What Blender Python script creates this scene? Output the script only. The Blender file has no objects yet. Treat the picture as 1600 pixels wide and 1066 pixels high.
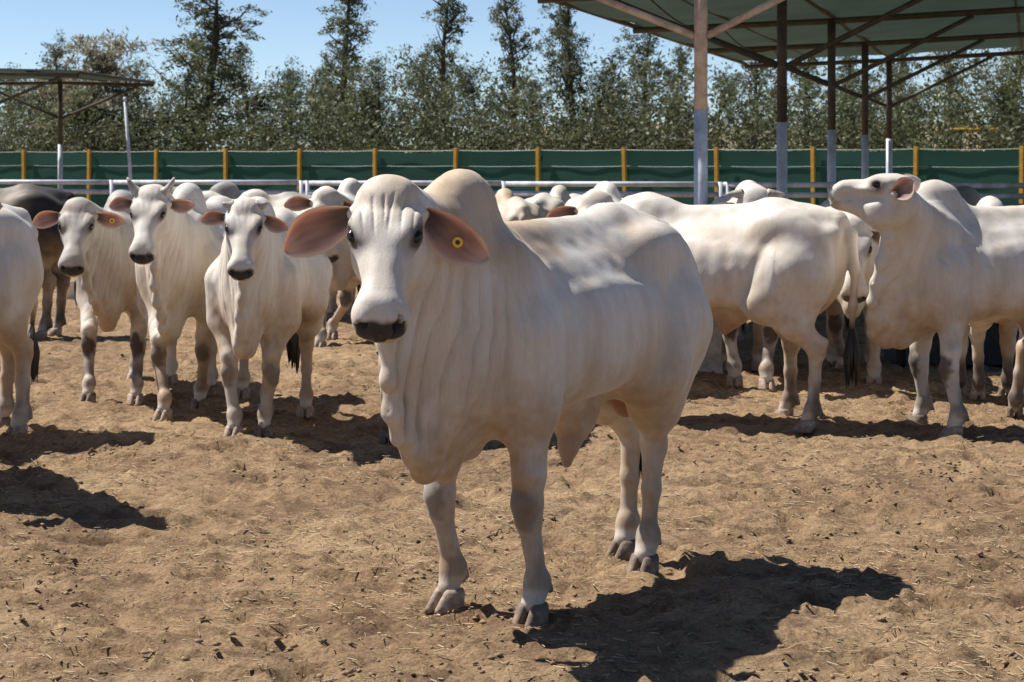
import bpy, math, random
import numpy as np
from mathutils import Vector, Matrix

random.seed(7)
RNG = np.random.default_rng(7)
R = math.radians
scene = bpy.context.scene
COL = scene.collection

# ------------------------------------------------------------------ camera, sky, sun, exposure
CAM_H = 1.62
FPX = 3600.0                       # focal length in photograph pixels (1600 wide)
HORIZON = 252.0
cam_d = bpy.data.cameras.new('camera')
cam = bpy.data.objects.new('camera', cam_d); COL.objects.link(cam)
cam.location = (0, 0, CAM_H); cam.rotation_euler = (R(90), 0, 0)
cam_d.sensor_width = 36; cam_d.lens = FPX / 1600 * 36
cam_d.shift_y = -(533 - HORIZON) / 1600
cam_d.clip_start = 0.1; cam_d.clip_end = 6000
cam_d.dof.use_dof = True; cam_d.dof.focus_distance = 8.6; cam_d.dof.aperture_fstop = 13
scene.camera = cam

SUN_EL = 55.0
SUN_AZ = (-0.92, 0.39)             # horizontal direction towards the sun: left and a little behind
w = bpy.data.worlds.new('World'); scene.world = w; w.use_nodes = True
nt = w.node_tree; nt.nodes.clear()
sky = nt.nodes.new('ShaderNodeTexSky'); sky.sky_type = 'NISHITA'; sky.sun_disc = False
sky.sun_elevation = R(SUN_EL); sky.sun_rotation = math.atan2(SUN_AZ[0], SUN_AZ[1])
sky.altitude = 5000; sky.air_density = 1.0; sky.dust_density = 0.0; sky.ozone_density = 1.3
bg = nt.nodes.new('ShaderNodeBackground'); bg.inputs['Strength'].default_value = 0.081
wo = nt.nodes.new('ShaderNodeOutputWorld')
nt.links.new(sky.outputs[0], bg.inputs[0]); nt.links.new(bg.outputs[0], wo.inputs[0])

sun_d = bpy.data.lights.new('sun', 'SUN'); sun_d.energy = 5.0; sun_d.angle = R(0.5); sun_d.color = (1.0, 0.96, 0.90)
sun = bpy.data.objects.new('sun', sun_d); COL.objects.link(sun)
_h = math.hypot(*SUN_AZ)
to_sun = Vector((SUN_AZ[0] / _h * math.cos(R(SUN_EL)), SUN_AZ[1] / _h * math.cos(R(SUN_EL)), math.sin(R(SUN_EL))))
sun.rotation_euler = (-to_sun).to_track_quat('-Z', 'Y').to_euler()
sun.location = (-20, 10, 30)

scene.view_settings.view_transform = 'Standard'; scene.view_settings.look = 'None'
scene.view_settings.exposure = 0.60; scene.view_settings.gamma = 1.0
scene.view_settings.use_curve_mapping = False
scene.cycles.max_bounces = 8

def world_at(px, py, D):
    """photograph pixel + distance -> world point"""
    return np.array([(px - 800) / FPX * D, D, CAM_H - (py - HORIZON) / FPX * D])

def ground_at(px, py):
    D = CAM_H * FPX / (py - HORIZON)
    return np.array([(px - 800) / FPX * D, D, 0.0])

# ------------------------------------------------------------------ numpy noise
_perm = np.random.default_rng(3).random((64, 64, 64)).astype(np.float32)
def vnoise(p):
    """value noise 0..1, p (n,3)"""
    i = np.floor(p).astype(np.int64); f = (p - i).astype(np.float32); f = f * f * (3 - 2 * f)
    out = 0
    for dx in (0, 1):
        for dy in (0, 1):
            for dz in (0, 1):
                wgt = (f[:, 0] if dx else 1 - f[:, 0]) * (f[:, 1] if dy else 1 - f[:, 1]) * (f[:, 2] if dz else 1 - f[:, 2])
                out = out + wgt * _perm[(i[:, 0] + dx) & 63, (i[:, 1] + dy) & 63, (i[:, 2] + dz) & 63]
    return out
def fbm(p, o=3):
    s = 0; a = .5; t = 0
    for k in range(o):
        s = s + a * vnoise(p * 2 ** k + 17.3 * k); t += a; a *= .5
    return s / t
def sstep(a, b, x):
    t = np.clip((x - a) / (b - a), 0, 1); return t * t * (3 - 2 * t)

# ------------------------------------------------------------------ materials
def new_mat(name):
    m = bpy.data.materials.new(name); m.use_nodes = True
    n = m.node_tree.nodes; b = n['Principled BSDF']
    return m, m.node_tree, b
def N(t, typ, **kw):
    n = t.nodes.new(typ)
    for k, v in kw.items():
        if k in n.inputs: n.inputs[k].default_value = v
        else: setattr(n, k, v)
    return n
def ramp(t, fac, stops):
    r = t.nodes.new('ShaderNodeValToRGB'); e = r.color_ramp.elements
    while len(e) < len(stops): e.new(0.5)
    for el, (p, c) in zip(e, stops): el.position = p; el.color = (*c, 1)
    t.links.new(fac, r.inputs[0]); return r
def mixc(t, fac, a, b, mode='MIX'):
    m = t.nodes.new('ShaderNodeMix'); m.data_type = 'RGBA'; m.blend_type = mode
    for s, v in ((0, fac), (6, a), (7, b)):
        if isinstance(v, (int, float)): m.inputs[s].default_value = v
        elif isinstance(v, tuple): m.inputs[s].default_value = (*v, 1)
        else: t.links.new(v, m.inputs[s])
    return m.outputs[2]
def bump(t, b, height, strength=.4, dist=.01):
    n = t.nodes.new('ShaderNodeBump'); n.inputs['Strength'].default_value = strength; n.inputs['Distance'].default_value = dist
    t.links.new(height, n.inputs['Height']); t.links.new(n.outputs[0], b.inputs['Normal'])

def simple(name, col, rough=.6, metal=0.0, var=.25, scale=12.0, dirt=None, bumpy=0.0):
    m, t, b = new_mat(name)
    tc = N(t, 'ShaderNodeTexCoord')
    nz = N(t, 'ShaderNodeTexNoise', Scale=scale, Detail=6.0, Roughness=.65)
    t.links.new(tc.outputs['Object'], nz.inputs['Vector'])
    lo = tuple(max(0, c * (1 - var)) for c in col); hi = tuple(min(1, c * (1 + var)) for c in col)
    r = ramp(t, nz.outputs[0], [(.3, lo), (.7, hi)])
    c = r.outputs[0]
    if dirt:
        n2 = N(t, 'ShaderNodeTexNoise', Scale=scale * .35, Detail=8.0, Roughness=.7)
        t.links.new(tc.outputs['Object'], n2.inputs['Vector'])
        f = ramp(t, n2.outputs[0], [(.48, (0, 0, 0)), (.68, (1, 1, 1))])
        c = mixc(t, f.outputs[0], c, dirt)
    t.links.new(c, b.inputs['Base Color'])
    b.inputs['Roughness'].default_value = rough; b.inputs['Metallic'].default_value = metal
    if bumpy: bump(t, b, nz.outputs[0], .5, bumpy)
    return m

def hide_mat(name, far=False):
    m, t, b = new_mat(name)
    at = N(t, 'ShaderNodeAttribute', attribute_name='Col')
    tc = N(t, 'ShaderNodeTexCoord')
    mp = N(t, 'ShaderNodeMapping'); mp.inputs['Scale'].default_value = (1, 1, .15)
    t.links.new(tc.outputs['Object'], mp.inputs[0])
    hair = N(t, 'ShaderNodeTexNoise', Scale=190.0, Detail=4.0, Roughness=.7)
    t.links.new(mp.outputs[0], hair.inputs['Vector'])
    blot = N(t, 'ShaderNodeTexNoise', Scale=7.0, Detail=7.0, Roughness=.62)
    t.links.new(mp.outputs[0], blot.inputs['Vector'])
    r1 = ramp(t, hair.outputs[0], [(.3, (.88, .87, .86)), (.62, (1, 1, 1))])
    r2 = ramp(t, blot.outputs[0], [(.30, (.80, .74, .66)), (.60, (1, 1, 1))])
    c = mixc(t, 1.0, at.outputs['Color'], r1.outputs[0], 'MULTIPLY')
    c = mixc(t, 1.0, c, r2.outputs[0], 'MULTIPLY')
    t.links.new(c, b.inputs['Base Color'])
    b.inputs['Roughness'].default_value = .58
    b.inputs['Specular IOR Level'].default_value = .34
    b.inputs['Sheen Weight'].default_value = .12; b.inputs['Sheen Roughness'].default_value = .5
    ad = N(t, 'ShaderNodeMath', operation='MULTIPLY_ADD'); ad.inputs[1].default_value = 2.5
    t.links.new(blot.outputs[0], ad.inputs[0]); t.links.new(hair.outputs[0], ad.inputs[2])
    bump(t, b, ad.outputs[0], .28, .006)
    return m

M = {}
M['hide'] = hide_mat('cattle_hide')
m, t, b = new_mat('ear_skin')
at = N(t, 'ShaderNodeAttribute', attribute_name='Col'); t.links.new(at.outputs['Color'], b.inputs['Base Color'])
b.inputs['Roughness'].default_value = .6; b.inputs['Subsurface Weight'].default_value = .25
b.inputs['Subsurface Radius'].default_value = (.012, .005, .003); b.inputs['Subsurface Scale'].default_value = 1.0
M['ear'] = m
m, t, b = new_mat('eye_gloss'); b.inputs['Base Color'].default_value = (.008, .005, .004, 1); b.inputs['Roughness'].default_value = .08
M['eye'] = m
M['hoof'] = simple('hoof_horn', (.15, .11, .085), .8, var=.5, scale=45, dirt=(.33, .22, .13), bumpy=.006)
M['hoof_white'] = simple('dusty_hoof', (.34, .255, .195), .8, var=.45, scale=45, dirt=(.20, .13, .08), bumpy=.006)
M['horn'] = simple('horn', (.42, .37, .31), .5, var=.3, scale=30, dirt=(.12, .10, .09))
M['switch'] = simple('tail_hair', (.02, .017, .015), .6, var=.5, scale=80)
M['tag'] = simple('tag_plastic', (.85, .55, .06), .45, var=.08)
M['tag_dark'] = simple('tag_print', (.04, .035, .03), .6)
M['galv'] = simple('grey_painted_pipe', (.54, .57, .63), .5, var=.14, scale=6, dirt=(.25, .25, .25))
M['pipe_lit'] = simple('weathered_pipe_lit_tone', (.46, .34, .26), .7, var=.35, scale=9, dirt=(.30, .19, .12), bumpy=.004)  # weathered brown pipe with sunlight put into its colour, for the near post
M['pipe_shaded'] = simple('brown_pipe_shade_tone', (.075, .064, .045), .7, var=.4, scale=9, dirt=(.05, .04, .028))  # the same brown pipe darkened, shade under the roof put into its colour
M['concrete'] = simple('concrete', (.46, .44, .41), .9, var=.25, scale=14, dirt=(.26, .22, .17), bumpy=.01)
M['yellow'] = simple('yellow_paint', (.62, .36, .035), .55, var=.2, scale=8, dirt=(.36, .20, .04))
M['rubber'] = simple('black_rubber', (.02, .02, .021), .8, var=.4, scale=8, dirt=(.06, .05, .04))
M['white_plastic'] = simple('white_plastic', (.78, .78, .80), .45, var=.05)
M['wire'] = simple('pale_wire', (.16, .24, .20), .5, var=.1)
M['bark'] = simple('bark', (.075, .06, .048), .9, var=.5, scale=5, bumpy=.03)

def net_mat(name, col, col2, transl=.35):
    m, t, b = new_mat(name)
    tc = N(t, 'ShaderNodeTexCoord')
    nz = N(t, 'ShaderNodeTexNoise', Scale=1.6, Detail=5.0, Roughness=.6)
    mp = N(t, 'ShaderNodeMapping'); mp.inputs['Scale'].default_value = (.7, .7, 3.0)
    t.links.new(tc.outputs['Object'], mp.inputs[0]); t.links.new(mp.outputs[0], nz.inputs['Vector'])
    r = ramp(t, nz.outputs[0], [(.3, col), (.72, col2)])
    fine = N(t, 'ShaderNodeTexNoise', Scale=60.0, Detail=2.0); t.links.new(mp.outputs[0], fine.inputs['Vector'])
    r2 = ramp(t, fine.outputs[0], [(.3, (.8, .8, .8)), (.7, (1, 1, 1))])
    c = mixc(t, 1.0, r.outputs[0], r2.outputs[0], 'MULTIPLY')
    t.links.new(c, b.inputs['Base Color']); b.inputs['Roughness'].default_value = .75
    tr = N(t, 'ShaderNodeBsdfTranslucent'); t.links.new(c, tr.inputs[0])
    mx = N(t, 'ShaderNodeMixShader'); mx.inputs[0].default_value = transl
    out = t.nodes['Material Output']
    t.links.new(b.outputs[0], mx.inputs[1]); t.links.new(tr.outputs[0], mx.inputs[2]); t.links.new(mx.outputs[0], out.inputs[0])
    return m
M['net'] = net_mat('green_shade_net', (.011, .080, .057), (.016, .100, .071), .28)
M['roofnet'] = net_mat('roof_shade_net', (.027, .054, .045), (.046, .082, .068), .30)

def leaf_mat(name, a, bcol):
    m, t, b = new_mat(name)
    at = N(t, 'ShaderNodeAttribute', attribute_name='Col')
    r = ramp(t, at.outputs['Fac'], [(0.0, a), (1.0, bcol)])
    t.links.new(r.outputs[0], b.inputs['Base Color']); b.inputs['Roughness'].default_value = .6
    tr = N(t, 'ShaderNodeBsdfTranslucent'); t.links.new(r.outputs[0], tr.inputs[0])
    mx = N(t, 'ShaderNodeMixShader'); mx.inputs[0].default_value = .36
    t.links.new(b.outputs[0], mx.inputs[1]); t.links.new(tr.outputs[0], mx.inputs[2])
    t.links.new(mx.outputs[0], t.nodes['Material Output'].inputs[0])
    return m
M['leaf'] = leaf_mat('foliage', (.058, .072, .032), (.175, .188, .092))
M['leaf_pale'] = leaf_mat('feathery_foliage', (.19, .175, .11), (.37, .33, .23))
M['leaf_light'] = leaf_mat('bright_foliage', (.10, .115, .040), (.22, .225, .10))

# ------------------------------------------------------------------ object helpers
def tag(o, label=None, cat=None, group=None, kind=None):
    if label: o['label'] = label
    if cat: o['category'] = cat
    if group: o['group'] = group
    if kind: o['kind'] = kind
    return o
def link(name, me, mat=None, parent=None):
    o = bpy.data.objects.new(name, me); COL.objects.link(o)
    if mat is not None and not me.materials: me.materials.append(mat)
    if parent is not None: o.parent = parent
    return o
def empty(name, loc=(0, 0, 0), rz=0.0):
    o = bpy.data.objects.new(name, None); COL.objects.link(o); o.location = loc; o.rotation_euler = (0, 0, rz); o.empty_display_size = .2
    return o
def mesh_np(name, V, F, smooth=True, col=None, point_val=None):
    me = bpy.data.meshes.new(name)
    V = np.asarray(V, np.float32); F = np.asarray(F, np.int32)
    k = F.shape[1]
    me.vertices.add(len(V)); me.vertices.foreach_set('co', V.ravel())
    me.loops.add(F.size); me.loops.foreach_set('vertex_index', F.ravel())
    me.polygons.add(len(F)); me.polygons.foreach_set('loop_start', np.arange(0, F.size, k, dtype=np.int32))
    try: me.polygons.foreach_set('loop_total', np.full(len(F), k, np.int32))
    except Exception: pass
    if col is not None:
        a = me.color_attributes.new('Col', 'FLOAT_COLOR', 'POINT')
        c = np.ones((len(V), 4), np.float32); c[:, :3] = col
        a.data.foreach_set('color', c.ravel())
    me.update(calc_edges=True)
    if smooth: me.polygons.foreach_set('use_smooth', np.ones(len(F), bool))
    return me

class MB:
    """collects simple shapes into one mesh"""
    def __init__(s): s.v = []; s.f = []
    def add(s, V, F):
        o = len(s.v); s.v += [tuple(p) for p in V]; s.f += [tuple(i + o for i in f) for f in F]
    def box(s, c, size, rot=None):
        hx, hy, hz = (k / 2 for k in size)
        P = [Vector((x, y, z)) for x in (-hx, hx) for y in (-hy, hy) for z in (-hz, hz)]
        if rot is not None: P = [rot @ p for p in P]
        c = Vector(c)
        s.add([p + c for p in P], [(0, 1, 3, 2), (4, 6, 7, 5), (0, 4, 5, 1), (2, 3, 7, 6), (0, 2, 6, 4), (1, 5, 7, 3)])
    def tube(s, pts, rad, n=10, cap=True):
        pts = [Vector(p) for p in pts]
        if not hasattr(rad, '__len__'): rad = [rad] * len(pts)
        V = []; F = []; up = None
        for i, p in enumerate(pts):
            d = (pts[min(i + 1, len(pts) - 1)] - pts[max(i - 1, 0)]).normalized()
            if up is None: up = Vector((0, 0, 1)) if abs(d.z) < .9 else Vector((1, 0, 0))
            a = d.cross(up).normalized(); bb = a.cross(d).normalized(); up = bb
            for k in range(n):
                an = 2 * math.pi * k / n
                V.append(p + (a * math.cos(an) + bb * math.sin(an)) * rad[i])
        for i in range(len(pts) - 1):
            for k in range(n):
                k2 = (k + 1) % n
                F.append((i * n + k, i * n + k2, (i + 1) * n + k2, (i + 1) * n + k))
        if cap:
            F.append(tuple(range(n - 1, -1, -1))); F.append(tuple((len(pts) - 1) * n + k for k in range(n)))
        s.add(V, F)
    def mesh(s, name, smooth=False):
        me = bpy.data.meshes.new(name); me.from_pydata([tuple(p) for p in s.v], [], s.f); me.update()
        if smooth: me.polygons.foreach_set('use_smooth', [True] * len(me.polygons))
        return me
    def build(s, name, mat, parent=None, smooth=False):
        return link(name, s.mesh(name, smooth), mat, parent)

# ------------------------------------------------------------------ ground
def ground_h(x, y):
    p = np.c_[x, y, np.zeros_like(x)]
    fade = 1 - sstep(24, 45, y)
    h = (fbm(p * 1.1, 3) - .5) * .10
    h += (fbm(p * 5 + 9, 3) - .5) * .040
    r = fbm(p * 17 + 31, 3)
    h += (r - .5) * .030 + sstep(.60, .78, r) * .018
    pit = vnoise(p * 6.3 + 77); h -= sstep(.66, .86, pit) * .045; pit = vnoise(p * 10.7 + 11); h += sstep(.72, .9, pit) * .02
    return h * fade * (1 - .0)
xs = np.concatenate([np.linspace(-2500, -60, 12), np.linspace(-50, -5, 28), np.arange(-4.6, 4.8, .030), np.linspace(5, 50, 28), np.linspace(60, 2500, 12)])
ys = np.concatenate([np.linspace(-300, 2, 8), np.linspace(3, 6.4, 12), np.arange(6.6, 10.5, .024), np.arange(10.5, 18, .045), np.arange(18, 27, .12), np.linspace(28, 80, 40), np.linspace(95, 4000, 22)])
GX, GY = np.meshgrid(xs, ys)
hz = ground_h(GX.ravel(), GY.ravel())
lat = 1 - sstep(4.7, 12, np.abs(GX.ravel()))
V = np.c_[GX.ravel(), GY.ravel(), hz * lat]
nx, ny = len(xs), len(ys)
I = (np.arange(ny - 1)[:, None] * nx + np.arange(nx - 1)[None]).ravel()
F = np.c_[I, I + 1, I + nx + 1, I + nx]
m, t, b = new_mat('trodden_dirt_and_straw')
geo = N(t, 'ShaderNodeNewGeometry')
n1 = N(t, 'ShaderNodeTexNoise', Scale=.7, Detail=9.0, Roughness=.68)
n2 = N(t, 'ShaderNodeTexNoise', Scale=9.0, Detail=9.0, Roughness=.72)
n3 = N(t, 'ShaderNodeTexNoise', Scale=70.0, Detail=6.0, Roughness=.75)
vo = N(t, 'ShaderNodeTexVoronoi', Scale=26.0)
for n in (n1, n2, n3, vo): t.links.new(geo.outputs['Position'], n.inputs['Vector'])
big = ramp(t, n1.outputs[0], [(.28, (.205, .132, .078)), (.46, (.305, .205, .120)), (.68, (.415, .295, .175))])
mid = ramp(t, n2.outputs[0], [(.30, (.34, .28, .25)), (.47, (.93, .91, .88)), (.70, (1.28, 1.27, 1.22))])
c = mixc(t, 1.0, big.outputs[0], mid.outputs[0], 'MULTIPLY')
n4 = N(t, 'ShaderNodeTexNoise', Scale=2.3, Detail=9.0, Roughness=.72); t.links.new(geo.outputs['Position'], n4.inputs['Vector'])
dung = ramp(t, n4.outputs[0], [(.51, (0, 0, 0)), (.62, (.8, .8, .8))])
c = mixc(t, dung.outputs[0], c, (.15, .092, .055))
fin = ramp(t, n3.outputs[0], [(.30, (.30, .26, .23)), (.46, (.92, .92, .92)), (.70, (1.45, 1.43, 1.38))])
c = mixc(t, .85, c, fin.outputs[0], 'MULTIPLY')
t.links.new(c, b.inputs['Base Color']); b.inputs['Roughness'].default_value = .95
b.inputs['Specular IOR Level'].default_value = .15
ad = N(t, 'ShaderNodeMath', operation='ADD'); t.links.new(n2.outputs[0], ad.inputs[0]); t.links.new(n3.outputs[0], ad.inputs[1])
ad2 = N(t, 'ShaderNodeMath', operation='MULTIPLY_ADD'); ad2.inputs[1].default_value = -.5
t.links.new(vo.outputs['Distance'], ad2.inputs[0]); t.links.new(ad.outputs[0], ad2.inputs[2])
bump(t, b, ad2.outputs[0], .8, .025)
M['ground'] = m
gnd = link('ground', mesh_np('ground', V, F), M['ground']); tag(gnd, kind='structure')

# straw and clods lying on the ground
def straw():
    n = 24000
    D = 6.8 + 15 * RNG.random(n) ** 1.6
    x = (RNG.random(n) - .5) * 2 * (.25 * D)
    cl = vnoise(np.c_[x * 1.3, D * 1.3, x * 0 + 4]); keep = RNG.random(n) < sstep(.25, .7, cl) + .15
    x, D = x[keep], D[keep]; n = len(x)
    z = ground_h(x, D) + .006
    a = RNG.random(n) * math.pi; L = .012 + .05 * RNG.random(n) ** 2.5; wd = .0011 + .0014 * RNG.random(n); tl = (RNG.random(n) - .4) * .35
    dx, dy, dz = np.cos(a) * L / 2, np.sin(a) * L / 2, tl * L / 2
    px, py = -np.sin(a) * wd, np.cos(a) * wd
    c = np.c_[x, D, z]; d = np.c_[dx, dy, dz]; p = np.c_[px, py, px * 0]; u = np.c_[px * 0, px * 0, wd * 1.6]
    V = np.stack([c - d - p, c - d + p, c - d + u, c + d - p, c + d + p, c + d + u], 1).reshape(-1, 3)
    V[:, 2] = np.maximum(V[:, 2], 0 + V[:, 2])
    o = (np.arange(n) * 6)[:, None]
    F = np.concatenate([o + np.array(q) for q in ((0, 3, 5, 2), (1, 2, 5, 4), (0, 1, 4, 3))])
    return mesh_np('straw_litter', V, F, False)
sm = simple('dry_straw', (.40, .30, .17), .7, var=.45, scale=3)
tag(link('straw_litter', straw(), sm), 'short dry straw stalks scattered over the trodden dirt', 'straw', kind='stuff')
A3_ = lambda v: np.array(v, float)[None, None]
def clods():
    n = 8000
    D = 6.8 + 15 * RNG.random(n) ** 1.4
    x = (RNG.random(n) - .5) * 2 * (.25 * D)
    cl = vnoise(np.c_[x * 1.7, D * 1.7, x * 0 + 21]); keep = RNG.random(n) < sstep(.35, .8, cl) + .1
    x, D = x[keep], D[keep]; n0 = len(x)
    cx = []; cd = []
    for _ in range(46):
        D_ = 7.0 + 13 * RNG.random() ** 1.3; x_ = (RNG.random() - .5) * 2 * .24 * D_; k_ = RNG.integers(14, 46)
        cx.append(x_ + RNG.normal(0, .10, k_)); cd.append(D_ + RNG.normal(0, .09, k_))
    x = np.concatenate([x] + cx); D = np.concatenate([D] + cd); n = len(x)
    s = .004 + .012 * RNG.random(n) ** 3; s[n0:] = .005 + .013 * RNG.random(n - n0) ** 2
    z = ground_h(x, D) + s * .25
    base = np.array([[1, 0, 0], [.3, .95, 0], [-.8, .6, 0], [-.8, -.6, 0], [.3, -.95, 0], [.5, .3, .62], [-.4, .2, .7], [0, -.5, .6], [0, 0, -.6]])
    T = [(0, 1, 5), (1, 6, 5), (1, 2, 6), (2, 3, 6), (3, 7, 6), (3, 4, 7), (4, 0, 7), (0, 5, 7), (5, 6, 7), (1, 0, 8), (2, 1, 8), (3, 2, 8), (4, 3, 8), (0, 4, 8)]
    a = RNG.random(n) * 6.28; ca, sa = np.cos(a)[:, None], np.sin(a)[:, None]
    B = base[None] * A3_([1, 1, .75]) * (s[:, None, None] * (.45 + 1.1 * RNG.random((n, 9, 1))))
    X = B[:, :, 0] * ca - B[:, :, 1] * sa; Y = B[:, :, 0] * sa + B[:, :, 1] * ca
    V = np.stack([X + x[:, None], Y + D[:, None], B[:, :, 2] + z[:, None]], 2).reshape(-1, 3)
    F = np.concatenate([(np.arange(n) * 9)[:, None] + np.array(q) for q in T])
    return mesh_np('dirt_clods', V, F, False)
tag(link('dirt_clods', clods(), simple('dung_clods', (.24, .155, .09), .95, var=.4, scale=5)), 'small brown dung and dirt clods lying on the ground', 'dirt clods', kind='stuff')

# distant hill
def hill():
    n = 90; xs = np.linspace(-500, 700, n); rows = []
    for j, (yy, hh) in enumerate(((520, 0), (600, .55), (690, 1.0), (800, .7), (1000, 0))):
        prof = 7 + 9 * sstep(-60, 200, xs) + 3 * np.sin(xs * .021 + 1) + 1.5 * np.sin(xs * .06)
        rows.append(np.c_[xs, np.full(n, yy), prof * hh - .5])
    V = np.concatenate(rows); I = (np.arange(4)[:, None] * n + np.arange(n - 1)[None]).ravel()
    return mesh_np('hill', V, np.c_[I, I + 1, I + n + 1, I + n])
tag(link('hill', hill(), simple('dry_grass_hill', (.33, .25, .15), .95, var=.3, scale=.03, dirt=(.16, .14, .08))), kind='structure')

# ------------------------------------------------------------------ cattle: smooth signed-distance bodies meshed with surface nets
f32 = np.float32
def frame(o, yaw, pitch, roll=0.0):
    cy, sy, cp, sp = math.cos(yaw), math.sin(yaw), math.cos(pitch), math.sin(pitch)
    hx = np.array([cp * cy, cp * sy, sp]); hy = np.array([-sy, cy, 0.0]); hz_ = np.cross(hx, hy)
    c, s = math.cos(roll), math.sin(roll)
    hy, hz_ = hy * c + hz_ * s, hz_ * c - hy * s
    return (np.array(o, float), np.stack([hx, hy, hz_]))
def to_local(fr, p): return (p - fr[0].astype(p.dtype)) @ fr[1].T.astype(p.dtype)
def from_local(fr, q): return fr[0] + np.asarray(q, float) @ fr[1]

def cat_interp(tab, n=160):
    """smooth resampling of station tables"""
    tab = np.array(tab, float); u = tab[:, 0]
    uu = np.linspace(u[0], u[-1], n); out = [uu]
    for k in range(1, tab.shape[1]):
        y = tab[:, k]; m = np.gradient(y, u)
        i = np.clip(np.searchsorted(u, uu) - 1, 0, len(u) - 2); h = u[i + 1] - u[i]; s = (uu - u[i]) / h
        out.append((2 * s**3 - 3 * s**2 + 1) * y[i] + (s**3 - 2 * s**2 + s) * h * m[i] + (-2 * s**3 + 3 * s**2) * y[i + 1] + (s**3 - s**2) * h * m[i + 1])
    return np.array(out)

def prim_bounds(pr):
    t = pr[0]
    if t == 'rc':
        a, b_, r1, r2 = pr[1:5]; r = max(r1, r2)
        return np.minimum(a, b_) - r, np.maximum(a, b_) + r
    if t in ('el', 'sub'):
        fr, rad = pr[1:3]; r = max(rad); return fr[0] - r, fr[0] + r
    fr, T = pr[1:3]
    pts = []
    for u in (T[0][0], T[0][-1]):
        for v in (-T[1].max(), T[1].max()):
            for w_ in (T[3].min(), T[2].max()): pts.append(from_local(fr, (u, v, w_)))
    pts = np.array(pts); return pts.min(0), pts.max(0)

def prim_dist(pr, p):
    t = pr[0]
    if t == 'rc':
        a, b_, r1, r2 = pr[1:5]
        a = a.astype(f32); ba = (b_ - a).astype(f32); pa = p - a
        h = np.clip((pa @ ba) / max(float(ba @ ba), 1e-9), 0, 1)
        q = pa - h[:, None] * ba
        return np.sqrt((q * q).sum(1)) - (r1 + (r2 - r1) * h).astype(f32)
    if t in ('el', 'sub'):
        fr, rad = pr[1:3]; q = to_local(fr, p) / np.array(rad, f32)
        k0 = np.sqrt((q * q).sum(1)); q2 = q / np.array(rad, f32); k1 = np.sqrt((q2 * q2).sum(1)) + 1e-6
        return k0 * (k0 - 1) / k1
    fr, T, ex = pr[1], pr[2], pr[4]
    q = to_local(fr, p); u = q[:, 0]
    uc = np.clip(u, T[0][0], T[0][-1])
    hw = np.interp(uc, T[0], T[1]); tp = np.interp(uc, T[0], T[2]); bt = np.interp(uc, T[0], T[3]); wd = np.interp(uc, T[0], T[4])
    w_ = q[:, 2] - wd; hb = np.where(w_ > 0, tp - wd, wd - bt); hb = np.maximum(hb, .005)
    a_ = np.abs(q[:, 1]) / hw; b2 = np.abs(w_) / hb
    rho = (a_ ** ex + b2 ** ex) ** (1 / ex)
    d = (rho - 1) * np.minimum(hw, hb)
    rr = np.maximum(np.sqrt(q[:, 1] ** 2 + w_ ** 2), 1e-4)
    d = np.where(rho > 1, rr * (1 - 1 / np.maximum(rho, 1e-3)), d)
    over = np.abs(u - uc)
    return np.where(over > 0, np.sqrt(over ** 2 + np.maximum(d, 0) ** 2), d).astype(f32)

def smin(a, b_, k):
    h = np.maximum(k - np.abs(a - b_), 0) / k
    return np.minimum(a, b_) - h * h * (k * .25)
def smax(a, b_, k): return -smin(-a, -b_, k)

def field(prims, p, big=.25):
    d = np.full(len(p), big, f32)
    for pr in prims:
        k = pr[3] if pr[0] in ('el', 'sub', 'loft') else pr[5]
        lo, hi = prim_bounds(pr); mg = max(.06, k)
        ix = np.nonzero(((p > (lo - mg)) & (p < (hi + mg))).all(1))[0]
        if not len(ix): continue
        dd = prim_dist(pr, p[ix])
        d[ix] = smax(d[ix], -dd, k) if pr[0] == 'sub' else smin(d[ix], dd, k)
    return d

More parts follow.
